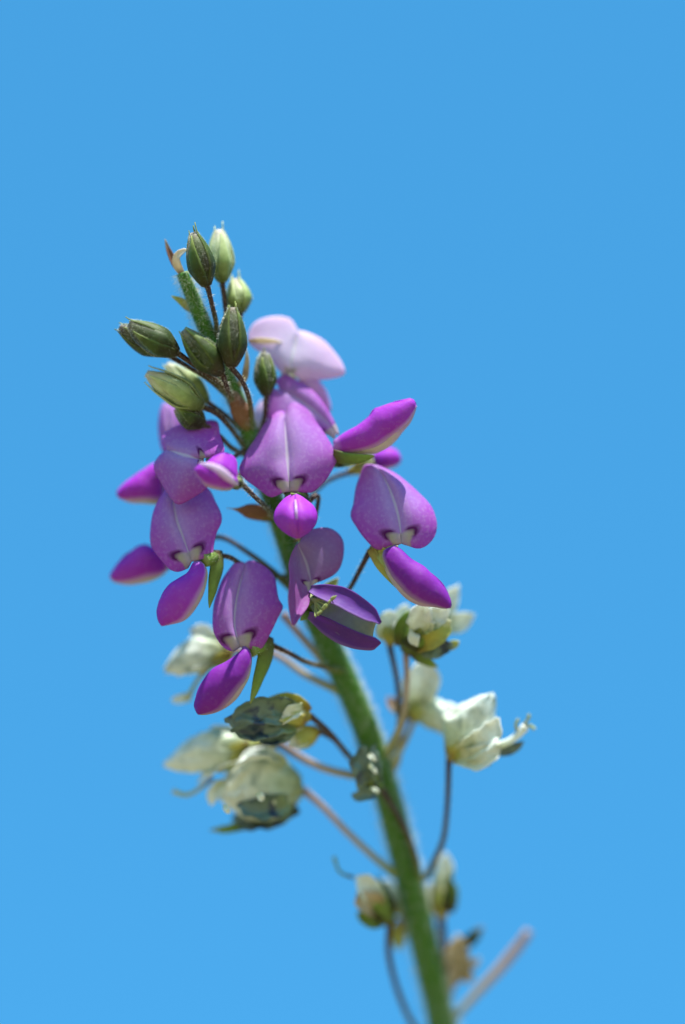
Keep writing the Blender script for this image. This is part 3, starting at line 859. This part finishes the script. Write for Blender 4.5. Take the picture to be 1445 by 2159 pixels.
# ---- K: flower whose keel points up to the right
K = flower((700, 978, 60), (745, 962, 44), 18, 'flower pointing its bright magenta keel up to the right', seed=30, lobes=2, phase=1.8)
pedicel(K, [(600, 1080, 106), (640, 1040, 92), (672, 1000, 74), (701, 978, 60)], 5.4, 5)
keel(K, [(704, 930, 48), (730, 911, 40), (756, 897, 34), (776, 881, 30), (790, 862, 26), (806, 857, 24), (840, 846, 22), (868, 840, 22), (877, 850, 22)],
        [(704, 958, 48), (735, 958, 40), (770, 955, 34), (800, 948, 30), (828, 930, 26), (848, 908, 24), (864, 890, 22), (875, 868, 22), (878, 856, 22)], 25, WING, KEEL, 9, 0.26)
leafpatch('sepal', K, [(704, 965, 36), (735, 968, 22), (765, 966, 16), (790, 960, 14)], 18, CALYX, (0, 0.5, -1), -0.3, 18, 1, prof=lambda v: (1 - v) ** 0.6)
banner(K, [(704, 926, 56), (690, 915, 62), (650, 900, 70), (610, 890, 76), (566, 884, 82), (558, 836, 86), (571, 818, 90), (590, 826, 92)],
          [(708, 915, 57), (694, 893, 64), (672, 872, 71), (648, 852, 80), (620, 835, 89), (596, 826, 95)],
          [(714, 918, 58), (706, 892, 66), (690, 858, 74), (668, 832, 82), (646, 813, 90), (618, 798, 96), (598, 790, 100), (580, 803, 100), (588, 822, 96)], LILAC, (4, 6), 10, wobble=3, crease=0)

# ---- L: flower at the back, near the tip, its sunlit paleness painted in
L_ = flower((600, 812, 128), (614, 788, 112), 17, 'lilac flower painted pale as if sunlit at the back beside the buds', YCALYX, 3, 1.1, 0, 31, YCALYX)
pedicel(L_, [(546, 965, 104), (570, 910, 118), (588, 850, 128), (600, 811, 128)], 5.4, 5)
banner(L_, [(604, 788, 100), (592, 786, 100), (575, 768, 98), (552, 748, 96), (528, 728, 98), (524, 706, 102), (533, 684, 106), (555, 670, 110), (582, 666, 114), (608, 673, 116), (626, 695, 116)],
           [(613, 786, 100), (614, 772, 94), (617, 750, 94), (622, 728, 102), (626, 712, 108), (628, 699, 114)],
           [(628, 795, 102), (648, 813, 104), (676, 801, 102), (706, 798, 100), (724, 793, 100), (727, 782, 100), (714, 753, 104), (687, 722, 110), (654, 702, 114), (632, 698, 116)], PALE, (6, 9), 11, wobble=4)
keel(L_, [(648, 796, 112), (668, 802, 110), (684, 820, 112), (696, 848, 116), (697, 866, 118)], [(628, 800, 112), (640, 824, 110), (658, 850, 112), (680, 868, 116), (695, 870, 118)], 16, PWING, KEEL, 16, 0.08)
leafpatch('bract', plant, [(522, 720, 92), (545, 717, 86), (575, 719, 86), (598, 722, 94)], 8, CREAM, (0, 0.8, -1), 0.4, 19, 1.2)

# ---- M: small flower behind on the right, and one painted pale as if sunlit behind the centre
M_ = flower((735, 996, 128), (790, 974, 126), 17, 'blurred little magenta flower behind the right keel', YCALYX, 2, 1.0, 0.5, 32, YCALYX)
pedicel(M_, [(590, 1095, 120), (640, 1060, 126), (690, 1015, 130), (736, 996, 128)], 5.2, 4.8)
keel(M_, [(785, 958, 126), (802, 950, 124), (822, 944, 124), (838, 952, 126), (846, 966, 126)], [(785, 985, 126), (802, 992, 124), (824, 990, 124), (840, 982, 126), (847, 970, 126)], 18, WING, KEEL, 17, 0.04)
N_ = flower((556, 935, 112), (552, 905, 116), 14, 'lilac flower painted pale as if sunlit, half hidden between stem and central flower', YCALYX, 2, 1.0, 0.5, 33, YCALYX)
pedicel(N_, [(562, 1005, 100), (562, 970, 108), (556, 934, 112)], 5, 4.8)
leafpatch('standard_petal', N_, [(552, 915, 116), (550, 890, 114), (550, 862, 116), (553, 842, 120)], 17, PALE, (-0.2, 0, -1), -0.3, 20, 2)

# ------------------------------------------------------------------ withered flowers
def withered(base, tip, r, label, seed, mat=YCALYX, lobes=4, slen=1.2, smat=SEPAL, hair=0):
    pr = lambda v: 0.35 + 0.65 * math.sin(math.pi * 0.5 * min(1, v * 1.5)) - 0.1 * v
    o, data = pod('withered_flower', base, tip, r, mat, plant, prof=pr, seed=seed, label=label, nv=14, nu=16, lump=0.12)
    if lobes:
        sepals(o, data, slen * 1.4, lobes, smat, 0.3, 1.03, 0.3, seed, 0.6, seed * 0.7)
    return o

def shrivel(parent, spine, w, mat=WITHER, seed=0, cup=0.7, crumple=7, twist=0.6, nrm=(0, 0, -1), name='petal', label=None):
    prof = lambda v: (0.35 + 0.65 * math.sin(math.pi * min(1, 0.15 + 0.8 * v))) * (1 if v < 0.8 else max(0.12, 1 - (v - 0.8) * 3.4))
    return leafpatch(name, parent, spine, w, mat, nrm, cup, seed, 3, nu=15, nv=24, solid=2.2, crumple=crumple, twist=twist, prof=prof, label=label)

PUFF = grad_material('puffed_withered_petal', [(0, (0.40, 0.44, 0.16)), (0.25, (0.50, 0.60, 0.42)), (0.55, (0.74, 0.81, 0.72)), (1, (0.86, 0.89, 0.84))], 0.38, 0.5, 0.3, 400, 0.35, 0.5, ((0.16, 0.26, 0.24), 0.56, 5.0, 260), streak=((0.18, 0.30, 0.22), 0.54, 4.5, 13.0, 1.4))
def puff(parent, base, tip, r, mat=PUFF, seed=0, bend=(0, 0, 0), flat=0.8, blunt=0.35, folds=0.22):
    """collapsed petals still wrapped into a puffy bag with folds"""
    b, t = V(base), V(tip)
    nv, nu = 34, 36
    verts, uvs = [], []
    ax = (t - b).normalized()
    x, y = ring_axes(ax, Vector((0, 0, 1)))
    for j in range(nv):
        v = j / (nv - 1)
        c = b.lerp(t, v) + Vector(bend) * math.sin(math.pi * v)
        pr = min(1.0, v * 2.4 + 0.12) ** 0.6 * (1.0 if v < blunt else math.cos((v - blunt) / (1 - blunt) * 1.5)) ** 0.8
        for i in range(nu):
            a = 2 * math.pi * i / nu
            q = Vector((v * 2.4 + seed * 3.1, math.cos(a) * 1.1, math.sin(a) * 1.1 + seed))
            ridge = 1 - abs(noise.noise(q * 1.7)) * 2.2
            k = 1 + folds * 1.1 * noise.noise(q) + folds * (ridge - 0.5) * (0.4 + 0.6 * v)
            verts.append(c + (x * math.cos(a) + y * math.sin(a) * flat) * max(0.8, r * pr * k) + ax * (r * 0.25 * noise.noise(q * 1.3 + Vector((5, 0, 0))) * v))
            uvs.append((i / nu, v))
    f = grid_faces(nu, nv, True)
    f.append(tuple(range(nu - 1, -1, -1)))
    f.append(tuple(range((nv - 1) * nu, nv * nu)))
    return build('petal', verts, f, uvs, mat, parent)

def style(parent, pts, r=4, mat=YCALYX):
    tube('style', pts, [r, r * 0.8, r * 0.8, r], mat, parent, n=16, nu=8)

# w1 left, behind G
w = withered((492, 1372, 157), (452, 1378, 147), 20, 'white withered blossom tucked behind the low violet flower', 41)
pedicel(w, [(732, 1466, 134), (700, 1450, 138), (640, 1420, 151.5), (576, 1378, 161), (492, 1371, 157)], 8, 7, PEDP, 200)
puff(w, (484, 1366, 151), (350, 1414, 139), 38, seed=1, bend=(-4, -8, 0))
shrivel(w, [(470, 1384, 147), (430, 1398, 137), (395, 1412, 133), (372, 1424, 135)], 22, WITHER, 2, 0.7, 7, nrm=(-0.3, -0.8, -0.7))
shrivel(w, [(468, 1352, 149), (440, 1342, 147), (420, 1334, 147), (400, 1326, 139)], 18, WITHER, 3, 0.5, 5)
shrivel(w, [(490, 1378, 139), (465, 1392, 127), (440, 1404, 125), (425, 1415, 127)], 13, YCALYX, 4, 0.5, 2)
style(w, [(440, 1410, 139), (420, 1430, 139), (405, 1455, 139), (398, 1470, 139)], 6)
shrivel(w, [(402, 1468, 139), (390, 1472, 137), (376, 1476, 137), (362, 1477, 139)], 10, WITHER, 5, 0.5, 2)

# w2 teal one
w = withered((655, 1510, 74), (606, 1508, 58), 26, 'blue-green collapsed blossom with yellow calyx', 42, YCALYX, 4, 1.15, YCALYX)
pedicel(w, [(786, 1634, 138), (762, 1616, 122), (735, 1592, 106), (695, 1545, 86), (654, 1509, 74)], 6, 6, PED, 140)
shrivel(w, [(622, 1500, 48), (580, 1496, 30), (530, 1505, 24), (474, 1524, 28)], 30, TEAL, 6, 0.5, 8, 0.4)
shrivel(w, [(620, 1522, 48), (580, 1530, 34), (530, 1538, 28), (488, 1544, 30)], 24, TEAL, 7, 0.6, 8, -0.4)
shrivel(w, [(622, 1535, 54), (600, 1546, 44), (575, 1556, 40), (548, 1562, 40)], 18, TEAL, 8, 0.6, 6)
shrivel(w, [(650, 1500, 60), (625, 1480, 50), (595, 1474, 48), (565, 1474, 50)], 16, YCALYX, 9, 0.4, 3, name='sepal')
shrivel(w, [(640, 1492, 48), (620, 1500, 36), (605, 1512, 34), (596, 1528, 36)], 14, WITHER, 10, 0.4, 4)
# yellow pod hanging behind it
y = withered((674, 1540, 100), (622, 1560, 92), 27, 'small yellow swollen calyx hanging below the blue-green blossom', 43, YCALYX, 0)
pedicel(y, [(786, 1636, 142), (764, 1620, 134), (735, 1595, 124), (705, 1560, 110), (673, 1540, 100)], 6, 5.5, PED, 60)
shrivel(y, [(650, 1545, 86), (634, 1556, 80), (622, 1566, 80), (612, 1572, 82)], 20, WITHER, 30, 0.6, 3)

# w3 left pale
w = withered((585, 1566, 150.75), (520, 1580, 142), 26, 'white withered blossom drooping furthest to the left', 44, YCALYX, 3, 1.0)
pedicel(w, [(796, 1648, 148), (770, 1640, 142), (735, 1633, 136), (690, 1622, 132.5), (640, 1600, 141), (584, 1565, 151)], 8.5, 8, PEDP, 200)
puff(w, (530, 1572, 142), (346, 1612, 134), 44, seed=2, bend=(0, -4, 0))
shrivel(w, [(515, 1590, 138), (470, 1605, 128), (440, 1630, 126), (420, 1650, 130)], 30, WITHER, 12, 0.7, 8, nrm=(-0.3, -0.8, -0.7))
shrivel(w, [(510, 1556, 144), (480, 1550, 138), (455, 1548, 138), (435, 1552, 140)], 20, WITHER, 13, 0.5, 5)
shrivel(w, [(530, 1572, 122), (500, 1588, 112), (478, 1606, 110), (462, 1626, 114)], 20, YCALYX, 14, 0.5, 3)
style(w, [(450, 1640, 130), (425, 1660, 128), (395, 1676, 128), (364, 1668, 130)], 5.5)

# w4 big one
w = withered((640, 1666, 143), (590, 1664, 143.5), 34, 'large crumpled white-green blossom lowest of the left cluster', 45, CALYX, 3, 1.25)
pedicel(w, [(836, 1846, 160), (790, 1808, 152), (730, 1752, 142), (680, 1700, 139), (639, 1665, 143.25)], 7.5, 7, PEDP, 200)
puff(w, (638, 1656, 135.5), (462, 1672, 134), 74, seed=3, blunt=0.5, bend=(0, -6, 0))
shrivel(w, [(600, 1612, 95), (560, 1592, 88), (525, 1598, 84), (490, 1628, 88)], 24, WITHER, 15, 0.6, 6, nrm=(-0.3, -0.9, -0.5))
shrivel(w, [(610, 1690, 84.5), (580, 1700, 78), (540, 1706, 72), (500, 1700, 76)], 26, TEAL, 16, 0.55, 6)
shrivel(w, [(620, 1690, 128), (575, 1715, 128), (525, 1728, 122), (486, 1726, 124)], 30, TEAL, 17, 0.6, 9)
shrivel(w, [(560, 1640, 108), (530, 1646, 96), (500, 1660, 94), (474, 1676, 96)], 22, WITHER, 18, 0.6, 6)
shrivel(w, [(470, 1650, 114), (456, 1665, 110), (450, 1680, 110), (448, 1698, 112)], 14, WITHER, 19, 0.5, 4)
shrivel(w, [(560, 1718, 130), (520, 1738, 126), (480, 1748, 126), (442, 1752, 128)], 10, CALYX, 20, 0.5, 2, name='sepal')
for k, (qx, qy) in enumerate(((548, 1682), (478, 1704))):
    shrivel(w, [(qx - 4, qy - 8, 40), (qx, qy, 34), (qx + 3, qy + 4, 34), (qx + 9, qy + 6, 40)], 6, WITHER, 50 + k, 0.5, 5)

# w5 on the stem
w = withered((806, 1664, 112), (778, 1640, 92), 20, 'dark blue-green shrivelled blossom clinging to the stem', 46, CALYX, 2, 1.0)
pedicel(w, [(884, 1850, 142), (874, 1800, 132), (850, 1740, 122), (806, 1663, 112)], 6, 6, PED, 100)
shrivel(w, [(790, 1662, 88), (772, 1640, 74), (762, 1610, 72), (766, 1570, 80)], 24, TEAL, 21, 0.5, 8)
shrivel(w, [(795, 1650, 88), (790, 1625, 78), (788, 1600, 78), (792, 1568, 84)], 16, TEAL, 22, 0.5, 6)
shrivel(w, [(795, 1668, 86), (780, 1674, 78), (762, 1676, 76), (744, 1674, 80)], 13, TEAL, 23, 0.5, 5)
for k, (qx, qy) in enumerate(((784, 1598), (786, 1622), (790, 1664))):
    shrivel(w, [(qx - 7, qy - 6, 66), (qx, qy, 62), (qx + 4, qy + 4, 62), (qx + 7, qy + 8, 66)], 5, WITHER, 60 + k, 0.5, 5)

# w6 upper right cup
w = withered((856, 1376, 108), (890, 1322, 92), 40, 'green cupped calyx packed with shrivelled white petals on the right', 47, CALYX, 4, 0.95)
pedicel(w, [(806, 1600, 140), (828, 1565, 130), (850, 1510, 118), (858, 1440, 110), (856, 1374, 108)], 7.5, 6, PEDP, 160)
shrivel(w, [(892, 1336, 66), (888, 1312, 52), (896, 1294, 50), (912, 1286, 54)], 30, WITHER, 24, 0.4, 10)
shrivel(w, [(876, 1330, 62), (872, 1340, 48), (874, 1352, 46), (880, 1364, 50)], 12, WITHER, 25, 0.4, 2)
shrivel(w, [(905, 1320, 66), (920, 1304, 56), (934, 1294, 56), (945, 1290, 60)], 22, WITHER, 26, 0.4, 8)
shrivel(w, [(885, 1300, 70), (895, 1288, 62), (915, 1278, 60), (935, 1280, 64)], 18, WITHER, 27, 0.4, 7)
shrivel(w, [(845, 1360, 88), (844, 1330, 76), (856, 1306, 72), (870, 1286, 74)], 14, CALYX, 28, 0.5, 2, name='sepal')
shrivel(w, [(878, 1366, 78), (905, 1352, 60), (932, 1336, 56), (948, 1308, 60)], 17, YCALYX, 29, 0.6, 2, name='sepal')
shrivel(w, [(866, 1378, 90), (885, 1388, 84), (905, 1396, 82), (924, 1406, 84)], 10, CALYX, 31, 0.4, 1, name='sepal')
shrivel(w, [(890, 1360, 86), (915, 1364, 76), (938, 1364, 74), (955, 1360, 78)], 24, TEAL, 32, 0.5, 8)
shrivel(w, [(940, 1366, 84), (950, 1362, 80), (960, 1358, 80), (968, 1354, 82)], 9, YCALYX, 33, 0.4, 1)
# petals of the flower behind it
w = withered((822, 1362, 136), (822, 1318, 132), 22, 'cream closed blossom on a thin stalk beside the green cup', 48, YCALYX, 0)
pedicel(w, [(800, 1606, 148), (828, 1580, 146), (842, 1520, 142), (838, 1440, 138), (822, 1360, 136)], 6.5, 6, PED, 120)
shrivel(w, [(820, 1345, 124), (814, 1325, 116), (822, 1306, 116), (838, 1294, 120)], 22, WITHER, 34, 0.5, 4)
shrivel(w, [(845, 1320, 140), (850, 1302, 136), (856, 1288, 136), (860, 1274, 138)], 20, WITHER, 35, 0.4, 4)
w = withered((905, 1345, 166), (930, 1310, 160), 20, 'white petalled blossom peeping out behind the green cup', 49, CALYX, 0)
pedicel(w, [(802, 1622, 154), (840, 1590, 158), (880, 1500, 168), (900, 1420, 170), (905, 1344, 166)], 6.5, 6, PEDP, 60)
shrivel(w, [(925, 1310, 158), (940, 1282, 152), (954, 1256, 152), (966, 1232, 156)], 20, WITHER, 36, 0.4, 4)
shrivel(w, [(940, 1325, 158), (960, 1316, 152), (980, 1306, 152), (1000, 1296, 156)], 21, WITHER, 37, 0.4, 4)

# w7 blurred one
w = withered((858, 1510, 176), (900, 1494, 166), 28, 'blurred cream blossom far behind the twin stalks', 50, YCALYX, 0)
pedicel(w, [(806, 1645, 156), (836, 1612, 160), (842, 1580, 166), (846, 1540, 172), (858, 1509, 176)], 7, 6.5, PEDP, 60)
shrivel(w, [(878, 1490, 160), (886, 1450, 152), (896, 1420, 152), (905, 1392, 156)], 38, WITHER, 38, 0.5, 6)
puff(w, (866, 1488, 168), (992, 1536, 156), 33, seed=4, blunt=0.6)
shrivel(w, [(888, 1500, 168), (920, 1516, 164), (950, 1528, 164), (978, 1544, 166)], 22, TEAL, 40, 0.5, 5)
shrivel(w, [(850, 1500, 172), (838, 1492, 168), (826, 1482, 168), (818, 1470, 170)], 13, PEDP, 41, 0.4, 2, name='sepal')

# w8 right one
w = withered((947, 1600, 112), (975, 1572, 98), 28, 'white folded blossom with a jutting style at far right', 51, YCALYX, 2, 1.1, YCALYX)
pedicel(w, [(868, 1868, 172), (900, 1845, 162), (918, 1812, 150), (936, 1765, 136), (944, 1690, 122), (947, 1598, 112)], 7, 6, PED, 160)
puff(w, (950, 1598, 108), (1036, 1466, 88), 52, seed=5, blunt=0.42)
shrivel(w, [(970, 1590, 80), (1004, 1572, 60), (1032, 1548, 56), (1052, 1514, 62)], 26, WITHER, 43, 0.6, 6, -0.3)
shrivel(w, [(965, 1596, 84), (995, 1598, 66), (1025, 1592, 62), (1058, 1570, 68)], 24, WITHER, 44, 0.6, 6)
shrivel(w, [(958, 1602, 96), (985, 1604, 86), (1010, 1606, 82), (1034, 1614, 84)], 12, CALYX, 45, 0.4, 1, name='sepal')
style(w, [(1040, 1574, 76), (1068, 1566, 76), (1092, 1550, 78), (1108, 1532, 80)], 10, WITHER)
shrivel(w, [(1046, 1590, 80), (1066, 1586, 80), (1086, 1576, 82), (1106, 1562, 84)], 10, TEAL, 46, 0.4, 2)
for k, q in enumerate([((1104, 1536, 80), (1116, 1530, 80), (1124, 1534, 80), (1128, 1538, 80)), ((1104, 1532, 80), (1112, 1518, 80), (1116, 1512, 80), (1114, 1506, 80)), ((1092, 1546, 78), (1088, 1530, 76), (1090, 1522, 76), (1094, 1516, 76))]):
    style(w, q, 4, YCALYX)

# w9 lower left
w = withered((824, 1948, 150), (786, 1888, 134), 34, 'faded green calyx with a curling style at the lower left', 52, CALYX, 3, 1.1)
pedicel(w, [(936, 2235, 212), (905, 2205, 202), (868, 2155, 188), (838, 2085, 174), (820, 2010, 160), (822, 1946, 150)], 7, 6.5, PED, 160)
shrivel(w, [(800, 1905, 120), (785, 1885, 108), (768, 1864, 106), (750, 1846, 110)], 24, WITHER, 47, 0.6, 5)
shrivel(w, [(800, 1920, 114), (785, 1908, 104), (768, 1898, 102), (752, 1884, 106)], 26, TAN, 48, 0.6, 5)
shrivel(w, [(812, 1938, 130), (790, 1940, 120), (770, 1936, 118), (752, 1926, 120)], 16, CALYX, 49, 0.5, 2, name='sepal')
style(w, [(746, 1850, 112), (726, 1844, 112), (714, 1834, 112), (704, 1806, 114)], 4, CALYX)
w = withered((852, 1935, 200), (836, 1900, 202), 18, 'pale blurred blossom half behind the lower stem', 53, YCALYX, 0)
shrivel(w, [(836, 1905, 200), (826, 1888, 196), (818, 1872, 196), (810, 1855, 198)], 17, WITHER, 51, 0.4, 4)
shrivel(w, [(850, 1940, 200), (842, 1965, 196), (840, 1985, 196), (842, 2006, 198)], 16, YCALYX, 52, 0.4, 3)
pedicel(w, [(888, 1990, 190), (875, 1970, 196), (862, 1950, 200), (851, 1934, 200)], 6, 6, PEDP, 0)

# w10 right of stem
w = withered((930, 1940, 196), (936, 1872, 192), 24, 'slim green spent blossom rising beside the lower stem', 54, YCALYX, 3, 1.1)
pedicel(w, [(945, 2170, 214), (942, 2090, 208), (938, 2010, 202), (930, 1938, 196)], 9, 8, PED, 100)
shrivel(w, [(934, 1880, 186), (936, 1850, 180), (938, 1825, 180), (940, 1798, 184)], 18, WITHER, 53, 0.6, 4)
shrivel(w, [(944, 1925, 188), (950, 1900, 182), (954, 1880, 182), (954, 1860, 184)], 14, CALYX, 54, 0.5, 2, name='sepal')
shrivel(w, [(915, 1930, 192), (910, 1905, 188), (906, 1880, 188), (908, 1858, 190)], 11, WITHER, 55, 0.5, 2, name='sepal')

# w11 tan lowest right
w = withered((950, 2085, 230), (960, 2040, 226), 20, 'tan dried blossom with a dark curled tip near the bottom', 55, TAN, 2, 1.0, TAN)
pedicel(w, [(932, 2165, 214), (938, 2140, 222), (944, 2110, 228), (950, 2084, 230)], 7, 7, PED, 60)
shrivel(w, [(955, 2060, 214), (962, 2030, 206), (964, 2000, 206), (966, 1970, 210)], 28, TAN, 56, 0.6, 8)
shrivel(w, [(962, 2050, 212), (978, 2050, 206), (988, 2060, 206), (994, 2076, 208)], 16, TAN, 57, 0.6, 6)
shrivel(w, [(966, 1996, 212), (986, 1984, 208), (1002, 1970, 208), (1018, 1956, 210)], 13, BUD, 58, 0.6, 4)
shrivel(w, [(975, 2040, 210), (992, 2036, 206), (1004, 2030, 206), (1014, 2020, 208)], 9, TAN, 59, 0.5, 3)

# bare stalk that has lost its flower
tube('pedicel', [(930, 2178, 212), (960, 2145, 222), (1000, 2100, 230), (1060, 2035, 236), (1098, 1988, 238), (1116, 1962, 238)], [8, 8, 9.5, 11, 11.5, 10], PEDP, plant, n=26, label='bare pinkish stalk that has lost its flower')
# stalk crossing behind the flower painted in shade
pedicel(plant, [(700, 1415, 142), (665, 1375, 142), (630, 1335, 144), (596, 1294, 148)], 9, 8, PEDP, 0)

# ------------------------------------------------------------------ leaves on the lower stem, towards the soil
def world_leaf(node_pt, direction, size, seed):
    d = Vector(direction).normalized()
    px0 = Vector(in_px(node_pt))
    def wpx(v):
        return Vector(in_px(v))
    pet_end = node_pt + d * size * 0.45 + Vector((0, 0, size * 0.12))
    lf, _ = tube('leaf', [in_px(node_pt), in_px(node_pt.lerp(pet_end, 0.5) + Vector((0, 0, 0.004))), in_px(pet_end)], [14, 11, 9], STEM, plant, n=10)
    sidev = d.cross(Vector((0, 0, 1))).normalized()
    for k, (dv, ln) in enumerate(((d, 1.0), ((d * 0.35 + sidev).normalized(), 0.8), ((d * 0.35 - sidev).normalized(), 0.8))):
        L = size * ln
        C = [pet_end + dv * L * t + Vector((0, 0, -0.25 * L * t * t)) for t in [i / 14 for i in range(15)]]
        verts, uvs = [], []
        for j in range(15):
            v = j / 14
            s = dv.cross(Vector((0, 0, 1))).normalized()
            w_ = max(0.0006, L * 0.30 * math.sin(math.pi * (0.03 + 0.95 * v) ** 0.75) ** 0.8)
            for i in range(9):
                u = i / 4 - 1
                verts.append(C[j] + s * u * w_ + Vector((0, 0, 0.22 * w_ * abs(u))))
                uvs.append((u * .5 + .5, v))
        o = build('leaflet', verts, grid_faces(9, 15), uvs, LEAF, lf, world=True)
        md = o.modifiers.new('thickness', 'SOLIDIFY')
        md.thickness = 0.0004
NPT = len(wp)
world_leaf(wp[NPT - 8], (0.8, 0.5, 0.1), 0.06, 1)
world_leaf(wp[NPT - 5], (-0.7, 0.6, 0.1), 0.07, 2)
world_leaf(wp[NPT - 3], (0.3, -0.9, 0.1), 0.06, 3)
